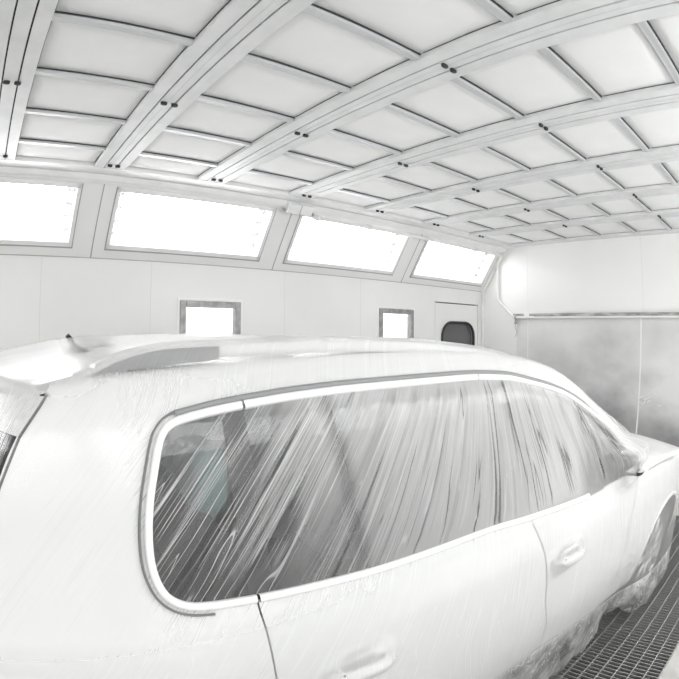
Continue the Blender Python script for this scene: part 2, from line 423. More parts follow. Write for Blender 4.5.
# light boxes in the leaning wall
LIGHT_LABELS = ['bright fluorescent light box cut off by the left edge of the photo',
                'bright fluorescent light box above the left small window, second from left',
                'bright fluorescent light box over the right small window, third along',
                'bright fluorescent light box nearest the far wall, above the door']
for i, (x0, x1) in enumerate(LX):
    base = slope((x0+x1)/2, T0)
    lb = tag(empty('light_box', base), LIGHT_LABELS[i], 'light', 'fluorescent light boxes in the leaning wall')
    b = MB()
    fwid = .028
    for (a, c, t0, t1) in ((x0, x1, T0, T0+.055), (x0, x1, T1-.055, T1), (x0, x0+fwid, T0, T1), (x1-fwid, x1, T0, T1)):
        slabl(b, a, c, t0, t1, -.03, .008, base)
    b.build('frame', M['white'], lb, bevel=.002)
    b = MB()
    for (a, c, t0, t1) in ((x0-.008, x1+.008, T0-.018, T0), (x0-.008, x0, T0, T1), (x1, x1+.008, T0, T1)):
        slabl(b, a, c, t0, t1, -.004, .004, base)
    b.build('gap_strip', M['seam'], lb)
    b = MB(); slabl(b, x0+.02, x1-.02, T0+.04, T1-.04, -.20, -.195, base)
    for (a, c, t0, t1) in ((x0+.02, x0+.025, T0+.04, T1-.04), (x1-.025, x1-.02, T0+.04, T1-.04), (x0+.02, x1-.02, T0+.03, T0+.04), (x0+.02, x1-.02, T1-.04, T1-.03)):
        slabl(b, a, c, t0, t1, -.2, -.02, base)
    b.build('reflector', M['white'], lb)
    tt = [T0+.13, T0+.29, T0+.45, T0+.61]
    for t in tt:
        b = MB(); b.tube([slope(x0+.09, t, -.12)-base, slope(x1-.09, t, -.12)-base], .016, 10); tb = b.build('fluorescent_tube', M['tubelight' if i < 3 else 'tubedim'], lb, True)
        for xa, xb in ((x0+.03, x0+.09), (x1-.09, x1-.03)):
            b = MB(); b.tube([slope(xa, t, -.12)-base, slope(xb, t, -.12)-base], .022, 10); b.build('lamp_holder', M['mark'], tb, True)
    b = MB(); slabl(b, x0+.02, x1-.02, T0+.045, T1-.045, -.012, -.008, base); pn = b.build('glass_pane', M['pane'], lb)
    # faint illegible maker's print on the glass
    b = MB(); rn = random.Random(i+3)
    if i < 4:
        xc = (.0, 1.60, 3.12, 4.24)[i]; tc_ = (.40, .478, .43, .47)[i]; xx = xc
        for k in range(7):
            wl_ = rn.uniform(.010, .018)
            slabl(b, xx, xx+wl_, tc_-.012, tc_+(.022 if k in (0,) else .012), -.0075, -.0068, base); xx += wl_+.008
        b.build('print', M['mark'], pn)

# small windows in the lower wall
for i, (x0, x1, z0, z1) in enumerate(WINS):
    wn = struct(empty('window_%d' % (i+1), ((x0+x1)/2, YW, z0)))
    off = Vector(((x0+x1)/2, YW, z0)); b = MB()
    def bx(x0_, x1_, y0_, y1_, z0_, z1_): b.box(x0_-off.x, x1_-off.x, y0_-off.y, y1_-off.y, z0_-off.z, z1_-off.z)
    fwd = .050
    bx(x0, x0+fwd, YW-.014, YW+.06, z0, z1); bx(x1-fwd, x1, YW-.014, YW+.06, z0, z1)
    bx(x0+fwd, x1-fwd, YW-.014, YW+.06, z1-fwd, z1); bx(x0+fwd, x1-fwd, YW-.014, YW+.06, z0, z0+fwd)
    b.build('window_frame', M['frame'], wn, bevel=.004)
    b = MB(); bx(x0-.022, x0-.004, YW-.006, YW, z0-.02, z1+.004); bx(x1+.004, x1+.022, YW-.006, YW, z0-.02, z1+.004); bx(x0-.022, x1+.022, YW-.006, YW, z1+.004, z1+.022)
    b.build('tape_edge', M['tape'], wn)
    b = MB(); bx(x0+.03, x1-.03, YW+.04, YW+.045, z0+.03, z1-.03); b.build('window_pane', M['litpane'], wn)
    # translucent paper masked over the pane, in overlapping strips with a torn top edge
    b = MB(); rn = random.Random(i)
    xs = x0+.045; k = 0
    while xs < x1-.06:
        wd = rn.uniform(.09, .15); xe = min(xs+wd, x1-.045); n_ = 12
        i0 = len(b.V)
        for q in range(n_+1):
            xq = xs+(xe-xs)*q/n_
            for z_ in (z0+.05, z1-.060-rn.uniform(0, .03)): b.V.append(Vector((xq, YW+.034-.003*(k % 2), z_))-off)
        for q in range(n_): b.F.append((i0+2*q, i0+2*q+2, i0+2*q+3, i0+2*q+1))
        xs += wd-.012; k += 1
    pm = bpy.data.materials.get('thin_paper')
    if pm is None:
        pm = bpy.data.materials.new('thin_paper'); pm.use_nodes = True; nt = pm.node_tree; nt.nodes.clear()
        t1 = nt.nodes.new('ShaderNodeBsdfTransparent'); t1.inputs[0].default_value = (.8,.8,.8,1)
        d1 = nt.nodes.new('ShaderNodeBsdfDiffuse'); d1.inputs[0].default_value = (.9,.9,.9,1)
        x1_ = nt.nodes.new('ShaderNodeMixShader'); x1_.inputs[0].default_value = .2; o1 = nt.nodes.new('ShaderNodeOutputMaterial')
        nt.links.new(t1.outputs[0], x1_.inputs[1]); nt.links.new(d1.outputs[0], x1_.inputs[2]); nt.links.new(x1_.outputs[0], o1.inputs[0])
    b.build('masking_paper', pm, wn)

# door with a round-cornered dark window
dr = struct(empty('door_1', ((DOOR[0]+DOOR[1])/2, YW, 0)))
dx = (DOOR[0]+DOOR[1])/2
def rrect(x0, x1, z0, z1, r, n=8):
    P = []
    for cx, cz, a0 in ((x1-r, z1-r, 0), (x0+r, z1-r, 90), (x0+r, z0+r, 180), (x1-r, z0+r, 270)):
        for k in range(n+1):
            a = R(a0+90*k/n); P.append((cx+r*math.cos(a), cz+r*math.sin(a)))
    return P
x0, x1, z0, z1 = DOOR[0]+.008-dx, DOOR[1]-.008-dx, .03, DOOR[3]-.014
wx0, wx1, wz0, wz1 = 4.556-dx, 5.18-dx, 1.05, 1.846
bm = bmesh.new()
hole = rrect(wx0, wx1, wz0, wz1, .17)
vo = [bm.verts.new((x, .004, z)) for x, z in ((x0,z0),(x1,z0),(x1,z1),(x0,z1))]
vi = [bm.verts.new((x, .004, z)) for x, z in hole]
ed = [bm.edges.new((vo[i], vo[(i+1) % 4])) for i in range(4)]+[bm.edges.new((vi[i], vi[(i+1) % len(vi)])) for i in range(len(vi))]
bmesh.ops.triangle_fill(bm, edges=ed, use_beauty=True)
# keep the opening free of faces
for fc in [f_ for f_ in bm.faces if wx0+.05 < f_.calc_center_median().x < wx1-.05 and wz0+.05 < f_.calc_center_median().z < wz1-.05 and all(v in vi for v in f_.verts)]: bm.faces.remove(fc)
for fc in [f_ for f_ in bm.faces if all(v in vi for v in f_.verts)]: bm.faces.remove(fc)
rx = bmesh.ops.extrude_face_region(bm, geom=list(bm.faces))
bmesh.ops.translate(bm, vec=(0,.04,0), verts=[v for v in rx['geom'] if isinstance(v, bmesh.types.BMVert)])
me = bpy.data.meshes.new('door_leaf'); bm.to_mesh(me); bm.free(); link('door_leaf', me, M['wall'], dr)
b = MB(); b.tube([Vector((x, .0, z)) for x, z in hole+[hole[0]]], .016, 8, False); b.build('rubber_seal', M['rubber'], dr, True)
nh = len(hole)
mesh('door_pane', [Vector((x, .03, z)) for x, z in hole], [tuple(range(nh))], mat('dark_pane', (.12,.12,.125), .12), dr)
b = MB(); b.box(DOOR[0]-dx, DOOR[1]-dx, .05, .09, .02, DOOR[3]); b.build('door_rebate', M['gap_strip'], dr)
b = MB(); b.tube([(DOOR[0]+.08-dx, -.03, .95), (DOOR[0]+.08-dx, -.03, 1.1)], .012); b.build('door_handle', M['frame'], dr, True)

# ceiling: backing, filter pads between pressed beams
b = MB(); b.box(XR-.1, XB+.1, YR-.1, YW+.1, ZC+.09, ZC+.14); struct(b.build('ceiling', M['void']))
b = MB(); b.box(XR-.1, U*(-.176-.718)-.004, YR-.1, 3.24, ZC+.004, ZC+.08); struct(b.build('trim_11', M['white']))
BX = [U*v for v in (-.176-.718, -.176, .543, 1.249, 1.970, 2.695, 3.403, 4.121)]
BW = .2013*U
ROWS = [3.008*U]+[U*v for v in (2.7008, 2.2857, 1.877, 1.4658, 1.078, .6683, .271, -.13, -.535)]
ORD = ['first', 'second', 'third', 'fourth', 'fifth', 'sixth', 'seventh', 'eighth', 'ninth']
BEAM_NAMES = ['beam cut off at the top left corner', 'first beam from the left', 'second beam from the left', 'third beam from the left',
              'fourth beam from the left', 'fifth beam from the left', 'sixth beam from the left', 'last beam before the far wall']
YB0, YB1 = YR, 3.24
CLIPY = [2.93*U, 1.97*U, 1.03*U, .09*U]
def beam(i, x):
    e = tag(empty('ceiling_beam', (x, 0, ZC)), None, 'beam', 'ceiling beams across the booth')
    b = MB()   # folded channel with two slots
    for (a, c) in ((0, .30), (.335, .66), (.695, 1.0)):
        b.box(a*BW, c*BW, YB0, YB1, -.012, .03)
    b.build('channel', M['beam'], e, bevel=.003)
    b = MB(); b.box(.30*BW, .335*BW, YB0, YB1, 0, .03); b.box(.66*BW, .695*BW, YB0, YB1, 0, .03); b.build('slot', M['void'], e)
    b = MB(); b.box(.49*BW, .51*BW, YB0, YB1, -.0135, 0); b.build('centre_joint', M['beam'], e)
    for y in CLIPY:
        for fx in (.43, .68):
            b = MB(); b.ellip((fx*BW, y+.012, -.019), .016, .010, .009, 3, 12, 8); b.tube([(fx*BW-.01, y+.012, -.011), (fx*BW-.01, y+.012, -.025)], .008, 8)
            b.build('clip', M['black'], e, True)
    return e
B0 = beam(0, BX[1])
beams = {1: B0}
for i, x in enumerate(BX):
    if i == 1: continue
    beams[i] = copy_tree(B0, (x, 0, ZC))
for i, o in beams.items(): o['label'] = 'pressed white ceiling beam with black clips, '+BEAM_NAMES[i]

def pad_mesh(w, d):
    """soft fleece pad, bulging a little downwards"""
    V = []; F = []; nx, ny = 10, 8
    for j in range(ny+1):
        for i in range(nx+1):
            a, c = i/nx, j/ny
            bulge = (1-(2*a-1)**4)*(1-(2*c-1)**4)
            V.append(Vector((a*w, c*d, .014-.010*bulge+.002*noise.noise(Vector((a*3+w*50, c*3+d*9, 1))))))
    k = len(V)
    V += [v+Vector((0,0,.03)) for v in V]
    for j in range(ny):
        for i in range(nx):
            q = j*(nx+1)+i
            F.append((q, q+nx+1, q+nx+2, q+1)); F.append((k+q, k+q+1, k+q+nx+2, k+q+nx+1))
    rim = [i for i in range(nx+1)]+[j*(nx+1)+nx for j in range(1, ny+1)]+[ny*(nx+1)+i for i in range(nx-1, -1, -1)]+[j*(nx+1) for j in range(ny-1, 0, -1)]
    for a, c in zip(rim, rim[1:]+rim[:1]): F.append((a, c, k+c, k+a))
    return V, F
BAYS = [(BX[i]+BW, BX[i+1]) for i in range(7)]+[(BX[7]+BW, XB-.13)]
BAY_NAMES = ['left of the first full beam', 'between first and second beams', 'between second and third beams', 'between third and fourth beams',
             'between fourth and fifth beams', 'between fifth and sixth beams', 'between sixth and last beams', 'between last beam and far wall']
cache = {}
for i, (x0, x1) in enumerate(BAYS):
    for r in range(9):
        ya, yb = ROWS[r+1], ROWS[r]
        w = round(x1-x0, 3); d = yb-ya
        bar = .0 if r == 0 else .038
        lb = 'white ceiling filter pad %s, %s out from the lit wall' % (BAY_NAMES[i], ORD[r])
        e = tag(empty('filter_pad', (x0, ya, ZC)), lb, 'ceiling filter', 'filter pads in the ceiling grid')
        key = (w, r)
        if key not in cache:
            V, F = pad_mesh(w-.006, d-.0435 if r > 0 else d-.0435)
            o = mesh('fleece', [v+Vector((.003, .0445, 0)) for v in V], F, M['filter'], e, True)
            b = MB(); b.box(0, w, .008, .020, -.005, .03); b.box(0, w, .020, .044, -.002, .03); o2 = b.build('cross_bar', M['bar'], e)
            b = MB(); b.box(0, w, .0030, .0078, .010, .03); b.box(w-.004, w, .05, d-.012, .0125, .03); o3 = b.build('gap_strip', M['gapshade'], e)  # dark strips stand in for the shadow gaps along bar and beam
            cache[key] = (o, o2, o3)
        else:
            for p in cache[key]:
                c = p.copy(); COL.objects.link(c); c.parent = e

# white scribble scuffs on the far wall
sc = tag(empty('wall_scuff', (XB, 1.5, 1.04)), 'white scribbled paint scuff on the stained steel far wall', 'scuff')
for pts in ([(1.60,1.03),(1.58,1.075),(1.53,1.09)], [(1.585,1.02),(1.55,1.0),(1.52,1.03)], [(1.52,1.05),(1.47,1.08),(1.44,1.10)], [(1.50,1.02),(1.46,1.045)], [(1.37,1.0),(1.33,.99)], [(1.40,1.14),(1.38,1.13)], [(1.56,1.05),(1.50,1.06)]):
    b = MB(); b.tube([(-.002, y-1.5, z-1.04) for y, z in pts], [.006]*len(pts) if len(pts) > 2 else .009, 6); b.build('stroke', M['scuff'], sc, True)

# ------------------------------------------------------------------ the car
PSI = R(4.0); YC = 1.82; SO = 2.0
car = tag(empty('car', (SO*math.cos(PSI), YC-SO*math.sin(PSI), 0), -PSI), 'white estate-shaped SUV wrapped in masking film, parked in the booth', 'car')
ZWID = [(.20,.80),(.26,.87),(.40,.92),(.60,.948),(.80,.955),(.95,.943),(1.04,.920),(1.10,.885),(1.25,.830),(1.40,.768),(1.56,.700),(1.63,.655),(1.70,.60)]
def TS(s):
    a = max(0, (s-3.1)/1.0); c = max(0, (.35-s)/.5)
    return 1-.17*a**2-.10*max(0, a-.55)-.07*c**2
def W(s, z): return interp(z, ZWID)*TS(s)
ZB = [(-.3,1.115),(.3,1.121),(.475,1.120),(.563,1.116),(.74,1.109),(.90,1.103),(1.343,1.096),(1.592,1.077),(2.044,1.052),(2.62,1.045),(2.72,1.042),(2.85,1.015),(3.1,.985),(3.5,.93),(3.9,.83),(4.12,.70)]
ZT = [(-.1,1.49),(.3,1.52),(.45,1.532),(.55,1.549),(.62,1.557),(.79,1.571),(.95,1.578),(1.41,1.583),(1.63,1.573),(1.82,1.540),(1.965,1.506),(2.066,1.473),(2.343,1.317),(2.62,1.115),(2.72,1.075),(2.85,1.045),(3.1,1.005),(3.5,.955),(3.9,.855),(4.12,.725)]
ZR = [(-.1,1.57),(.05,1.585),(.16,1.600),(.4,1.622),(.8,1.645),(1.2,1.655),(1.5,1.65),(1.75,1.63),(1.96,1.592),(2.15,1.505),(2.35,1.370),(2.62,1.185),(2.72,1.11),(2.85,1.062),(3.1,1.020),(3.5,.970),(3.9,.870),(4.12,.74)]
ZCN = [(-.2,1.59),(0,1.61),(.27,1.64),(.6,1.675),(1.2,1.695),(1.6,1.69),(1.85,1.65),(2.1,1.56),(2.4,1.43),(2.9,1.17),(3.0,1.12),(3.5,1.06),(3.9,.95),(4.12,.80)]
ZS = [(-.2,.40),(1.8,.40),(2.75,.26),(4.12,.24)]
zb = lambda s: interp(s, ZB); zt = lambda s: interp(s, ZT); zr = lambda s: interp(s, ZR); zc = lambda s: interp(s, ZCN); zs = lambda s: lin(s, ZS)
S0 = [(.2,-.10),(.55,-.13),(.9,-.11),(1.1,-.08),(1.2,-.05),(1.3,-.012),(1.4,.030),(1.5,.088),(1.586,.16),(1.7,.22)]
S1 = [(.3,1.05),(.45,.92),(.6,.74),(.75,.62),(.9,.568),(1.11,.566),(1.55,.58),(1.7,.58)]
S2 = [(.3,1.78),(.52,1.775),(.71,1.705),(.90,1.661),(1.085,1.585),(1.576,1.50),(1.7,1.48)]
S3 = [(.3,2.50),(.7,2.50),(.99,2.568),(1.05,2.62),(1.7,2.62)]
S4 = [(.2,4.02),(.5,4.12),(.8,4.10),(1.1,4.0),(1.7,3.95)]
KEYS = [S0, S1, S2, S3, S4]
def s_of(u, z):
    k = min(3, max(0, int(u))); a = interp(z, KEYS[k]); c = interp(z, KEYS[k+1]); return a+(c-a)*(u-k)
def loc(s, w, z): return Vector((s-SO, -w, z))
# columns (with a narrow shut-line column pair at the door edges)
segs = [52, 100, 96, 120]; us = [0.0]; gaps = set()
for k, n in enumerate(segs):
    seglen = [.6, 1.1, .95, 1.5][k]; dl = .0025/seglen
    a = k+(dl if k > 0 else 0); c = k+1-(dl if k < 3 else 0)
    if k > 0: gaps.add(len(us)-1); us.append(a)
    us += [a+(c-a)*(i+1)/n for i in range(n)]
NC = len(us)
NB, NG, NR, NT = 58, 46, 7, 22      # rows: body side, glass band, roof edge, roof half
def side_pt(u, v):
    """v in rows units; returns s, w, z"""
    z = 1.0; s = 0
    for _ in range(5):
        s = s_of(u, z)
        if v <= NB: z = zs(s)+(zb(s)-zs(s))*v/NB
        elif v <= NB+NG: z = zb(s)+(zt(s)-zb(s))*(v-NB)/NG
        else: z = zt(s)+(zr(s)-zt(s))*(v-NB-NG)/NR
    s = s_of(u, z)
    return s, W(s, z), z
def roof_z(s, w):
    we = W(s, zr(s)); q = min(1, abs(w)/max(we, .01))
    return zr(s)+(zc(s)-zr(s))*(1-q**2.4)
VTOP = NB+NG+NR
grid = []; info = []
for j in range(VTOP+NT+1):
    row = []; rin = []
    for u in us:
        if j <= VTOP: s, w, z = side_pt(u, j)
        else:
            s, we, _ = side_pt(u, VTOP); w = we*(1-(j-VTOP)/NT); z = roof_z(s, w)
        row.append(loc(s, w, z)); rin.append((s, w, z))
    grid.append(row); info.append(rin)
# window outline (middle of the frame band) in side view
REAR = [(.51,1.529),(.47,1.522),(.437,1.513),(.414,1.493),(.399,1.462),(.385,1.42),(.366,1.37),(.352,1.32),(.342,1.27),(.339,1.225),(.346,1.187),(.360,1.160),(.385,1.141),(.415,1.131),(.46,1.126)]
OUT = [(s, zb(s)+.004) for s in [.55+.05*k for k in range(42)]]
TOPL = [(s, zt(s)-.014) for s in [2.60-.04*k for k in range(52)]]
POLY = REAR+OUT+[(2.64, 1.075)]+[p for p in TOPL if p[0] > .54]
def inside(s, z):
    c = False; n = len(POLY); j = n-1
    for i in range(n):
        a, b_ = POLY[i], POLY[j]
        if (a[1] > z) != (b_[1] > z) and s < (b_[0]-a[0])*(z-a[1])/(b_[1]-a[1])+a[0]: c = not c
        j = i
    return c
AXF, AXR, AZ, ARC = 3.22, .56, .35, .395
ug = lambda s: 0
parts = {}
gapfaces = []
for j in range(VTOP+NT):
    for i in range(NC-1):
        cs = [info[j][i], info[j][i+1], info[j+1][i+1], info[j+1][i]]
        s = sum(c[0] for c in cs)/4; z = sum(c[2] for c in cs)/4
        fc = (j, i)
        if j < NB:
            if i in gaps: gapfaces.append(fc); continue
            if (s-AXF)**2+(z-AZ)**2 < ARC**2 or (s-AXR)**2+(z-AZ)**2 < ARC**2: continue
            u = (us[i]+us[i+1])/2
            nm = 'rear_door' if 1 < u < 2 else 'front_door' if 2 < u < 3 else 'body_shell'
        elif j < NB+NG and s < 2.66 and inside(s, z):
            sb = s-.07*(zb(s)-z)*0
            ub = (us[i]+us[i+1])/2; s13 = s_of(ub, 1.3)
            if s13 < .555: nm = 'rear_quarter_window'
            elif s13 < .625: nm = 'rear_pillar'
            elif s13 < .845: nm = 'fixed_rear_glass'
            elif s13 < .885: nm = 'window_divider'
            elif ub < 1.95: nm = 'rear_door_window'
            elif ub < 2.065: nm = 'centre_pillar'
            elif s13 < 2.13: nm = 'front_door_window'
            elif s13 < 2.16: nm = 'front_divider'
            else: nm = 'front_quarter_window'
        else: nm = 'body_shell'
        parts.setdefault(nm, []).append(fc)
GLASS = {'rear_quarter_window': 'privacy', 'fixed_rear_glass': 'privacy', 'rear_door_window': 'privacy', 'front_door_window': 'tint', 'front_quarter_window': 'tint'}
BLACK = {'rear_pillar', 'window_divider', 'centre_pillar', 'front_divider'}
def grid_part(name, faces, m, inset=0.0, side=1, nm_out=None):
    idx = {}; V = []; F = []
    for (j, i) in faces:
        q = []
        for (jj, ii) in ((j, i), (j, i+1), (j+1, i+1), (j+1, i)):
            if (jj, ii) not in idx:
                s, w, z = info[jj][ii]; idx[(jj, ii)] = len(V)
                V.append(loc(s, (w-inset)*side, z))
            q.append(idx[(jj, ii)])
        F.append(tuple(q) if side > 0 else tuple(q[::-1]))
    return V, F
carparts = {}
for nm, fcs in parts.items():
    if nm == 'body_shell':
        V, F = grid_part(nm, fcs, None); V2, F2 = grid_part(nm, fcs, None, 0, -1)
        k = len(V); V = V+V2; F = F+[tuple(k+a for a in f_) for f_ in F2]
        # front end: close with a rounded nose
        nr = VTOP+NT+1; k = len(V)
        for jj in range(nr):
            s, w, z = info[jj][NC-1]
            for q in range(9): V.append(loc(s+.10*(1-(1-q/4)**2)*0+.14*(1-abs(1-q/4)**2.5), w*(1-q/4), z))
        for jj in range(nr-1):
            for q in range(8):
                a = k+jj*9+q; F.append((a, a+1, a+10, a+9))
        # seal below
        o = mesh('body_shell', V, F, M['body'], car, True)
    else:
        mt = M[GLASS[nm]] if nm in GLASS else (M['black'] if nm in BLACK else M['body'])
        ins = .006 if nm in GLASS else .004 if nm in BLACK else 0
        for side in (1, -1):
            V, F = grid_part(nm, fcs, None, ins, side)
            o = mesh(nm, V, F, mt, car, True)
            carparts.setdefault(nm, []).append(o)
for side in (1, -1):
    for gi in sorted(gaps):
        V, F = grid_part('g', [q for q in gapfaces if q[1] == gi], None, .010, side)
        mesh('door_seal', V, F, M['rubber'], car, True)

# surface sampler
def surf(s, z, h=0.0):
    p = loc(s, W(s, z), z); e = .004
    ds = loc(s+e, W(s+e, z), z)-loc(s-e, W(s-e, z), z); dz = loc(s, W(s, z+e), z+e)-loc(s, W(s, z-e), z-e)
    n = ds.cross(dz).normalized()
    if n.y > 0: n = -n
    return p+n*h
def band(path, prof, name, m, parent, closed=False):
    """flat strip following the side surface; prof = (across, height)"""
    V = []; F = []; n = len(path); k = len(prof)
    for i, (s, z) in enumerate(path):
        a = path[(i-1) % n] if closed else path[max(0, i-1)]; c = path[(i+1) % n] if closed else path[min(n-1, i+1)]
        t = Vector((c[0]-a[0], c[1]-a[1])).normalized(); nn = Vector((-t.y, t.x))
        for (d, h) in prof: V.append(surf(s+nn.x*d, z+nn.y*d, h))
    for i in range(n if closed else n-1):
        for q in range(k-1):
            a = i*k+q; c = ((i+1) % n)*k+q; F.append((a, a+1, c+1, c))
    return mesh(name, V, F, m, parent, True)
def dens(P, step=.012):
    out = []
    for a, c in zip(P, P[1:]):
        d = math.hypot(c[0]-a[0], c[1]-a[1]); n = max(1, int(d/step))
        out += [(a[0]+(c[0]-a[0])*q/n, a[1]+(c[1]-a[1])*q/n) for q in range(n)]
    return out+[P[-1]]
def chaikin(P, it=2):
    for _ in range(it):
        Q = [P[0]]
        for a, c in zip(P, P[1:]): Q += [(.75*a[0]+.25*c[0], .75*a[1]+.25*c[1]), (.25*a[0]+.75*c[0], .25*a[1]+.75*c[1])]
        P = Q+[P[-1]]
    return P
PROF = [(-.0095,.0),(-.0088,.011),(-.006,.0145),(.006,.0145),(.0088,.011),(.0095,.0)]
tc_ = lambda s: (s, zt(s)-.014)
bc_ = lambda s: (s, zb(s)+.004)
qpath = dens(chaikin([tc_(s) for s in (.6195,.59,.555)]+REAR+[bc_(s) for s in (.50,.53,.562)]))
band(qpath, PROF, 'quarter_window_frame', M['tape'], car)
band(dens([bc_(s) for s in [.569+.05*k for k in range(30)]]), PROF, 'lower_window_moulding', M['tape'], car)
for a_, c_ in ((.6255, 1.485), (1.4885, 2.61)):
    n_ = 40
    band(dens([tc_(a_+(c_-a_)*k/n_) for k in range(n_+1)]), PROF, 'upper_window_moulding', M['tape'], car)
GP = [(.0098,.006),(.011,.0085),(.0205,.0085),(.022,.0)]
def side_band(path, out, lo, hi, name, m, h=.0085):
    # strip lying outside the frame, on the roof side
    return band([(p[0], p[1]) for p in path], [(out*lo, .0), (out*lo, h), (out*hi, h), (out*hi, .0)], name, m, car)
tp = dens([tc_(2.30-.04*k) for k in range(46)]+[(.455,1.5185)])
band(tp, [(-.0100,.003),(-.0105,.0085),(-.0225,.0085),(-.0235,.0)], 'roof_drip_gasket', M['gap_strip2'], car)
lp = dens(chaikin([(.48,1.5245)]+REAR[1:]))
band(lp, [(-.0165,.0),(-.017,.0075),(-.0215,.0075),(-.022,.0)], 'quarter_window_gasket', M['gap_strip'], car)
# tailgate shut line on the near rear corner
tl_ = dens([(interp(z, S0)+.005, z) for z in (.6,.8,.95,1.1,1.2,1.3,1.4,1.5,1.56,1.585)])
band(tl_, [(-.003,.0015),(.003,.0015)], 'tailgate_seal', M['rubber'], car)

# tailgate with a wrapped-round rear window
V = []; F = []; FW = []; zz = [.40+.02*k for k in range(60)]; nq = 33
zz = [z for z in zz if z <= 1.585]
for z in zz:
    s0 = interp(z, S0); w0 = W(s0, z)
    for q in range(nq):
        w = w0*math.cos(math.pi*q/(nq-1)); V.append(loc(s0-.20*(1-abs(w/w0)**2.2), w, z))
for j in range(len(zz)-1):
    for q in range(nq-1):
        a = j*nq+q; fc = (a, a+nq, a+nq+1, a+1)
        zm = zz[j]+.01; wm = abs(V[a].y+V[a+1].y)/2; we = W(interp(zm, S0), zm)
        (FW if 1.10 < zm < 1.505 and wm < we-.001 else F).append(fc)
def sub(V, F):
    ids = sorted({i for f_ in F for i in f_}); mp = {a: k for k, a in enumerate(ids)}
    return [V[i] for i in ids], [tuple(mp[i] for i in f_) for f_ in F]
tg = mesh('tailgate', *sub(V, F), M['body'], car, True)
Vw, Fw = sub(V, FW); mesh('rear_window', [v+Vector((.004,0,0)) for v in Vw], Fw, mat('rear_glass_black', (.03,.03,.035), .1), tg, True)
# roof spoiler and antenna
V = []; F = []; n = 25
for k in range(n):
    w = .66*(1-2*k/(n-1)); sl = .145-.22*(1-abs(w/.66)**2.2)
    for (ds, dz_) in ((.30, 0), (0, -.004), (0, -.03), (.2, -.03)):
        s = sl+ds if ds < .25 else .30
        V.append(loc(s, w, (roof_z(max(s,.0), w)+dz_ if ds > .25 else 1.585+.03*(1-(w/.66)**2)+dz_)))
for k in range(n-1):
    for q in range(3):
        a = k*4+q; F.append((a, a+1, a+5, a+4))
mesh('roof_spoiler', V, F, M['body'], car, True)
b = MB(); b.ellip(loc(.30, 0, 1.645), .045, .016, .022, 2.2, 14, 10); b.tube([loc(.295, 0, 1.65), loc(.272, 0, 1.694), loc(.262, 0, 1.706)], [.012, .010, .008], 10); b.build('roof_antenna', M['black'], car, True)

# roof rails
RAIL = [(.25,1.618),(.30,1.643),(.375,1.672),(.46,1.688),(.56,1.694),(.79,1.700),(.95,1.703),(1.22,1.698),(1.456,1.683),(1.63,1.665),(1.75,1.645),(1.90,1.607)]
for side in (1, -1):
    V = []; F = []; ss = [.25+.03*k for k in range(56)]
    for s in ss:
        zt_ = interp(s, RAIL)-.006; zb_ = max(zt_-.034, roof_z(s, .6)-.004)
        for (dw, z) in ((-.018, zb_), (-.018, zt_-.006), (-.010, zt_), (.010, zt_), (.018, zt_-.006), (.018, zb_)):
            V.append(loc(s, side*(.60+dw), z))
    for k in range(len(ss)-1):
        for q in range(6):
            a = k*6+q; c = k*6+(q+1) % 6; F.append((a, c, c+6, a+6))
    rr = mesh('roof_rail', V, F, M['body'], car, True)
    V = []; F = []; ss = [.275+.0325*k for k in range(11)]
    for s in ss:
        zt_ = interp(s, RAIL)-.012; zl = min(zt_-.001, lin(s, [(.27,1.620),(.6,1.650)]))
        for dw in (-.012, .024):
            V.append(loc(s, side*(.60+dw), zl)); V.append(loc(s, side*(.60+dw), zt_))
    for k in range(len(ss)-1):
        a = k*4
        for q in ((0,2,6,4),(1,5,7,3),(0,4,5,1),(2,3,7,6)): F.append(tuple(a+i for i in q))
    F += [(0,1,3,2), tuple((len(ss)-1)*4+i for i in (0,2,3,1))]
    e_ = mesh('rail_end_infill', V, F, M['gap_strip'], rr); e_['label'] = 'dark grey roof rail infill'

# door handles
for nm, (s0, s1, z0) in (('rear', (.705, .90, .868)), ('front', (1.715, 1.91, .868))):
    par = carparts[nm+'_door'][0]
    pts = [surf(s0+(s1-s0)*t, z0-.006*t+.004, h) for t, h in ((0,.0),(.04,.022),(.12,.036),(.3,.042),(.55,.043),(.8,.040),(.95,.026),(1,.0))]
    b = MB(); b.tube(pts, [.011,.014,.016,.017,.017,.016,.014,.011], 12); hd = b.build('door_handle', M['body'], par, True)
    b = MB(); V = []; c = surf((s0+s1)/2+.02, z0+.012, .001)
    n_ = 24
    ring = [surf((s0+s1)/2+.055*math.cos(a), z0+.014+.034*math.sin(a), .0018) for a in [2*math.pi*k/n_ for k in range(n_)]]
    b.V = ring+[surf((s0+s1)/2, z0+.014, .0022)]; b.F = [(k, (k+1) % n_, n_) for k in range(n_)]; b.build('handle_recess', mat('recess_shell', (.62,.62,.62), .4) if nm == 'rear' else bpy.data.materials['recess_shell'], par)
    b = MB(); p = surf(s0+(s1-s0)*.13, z0+.003, .052); b.tube([surf(s0+(s1-s0)*.12, z0-.013, .046), surf(s0+(s1-s0)*.12, z0+.02, .046)], .002, 6); b.build('lock_cover_joint', M['seam'], hd)

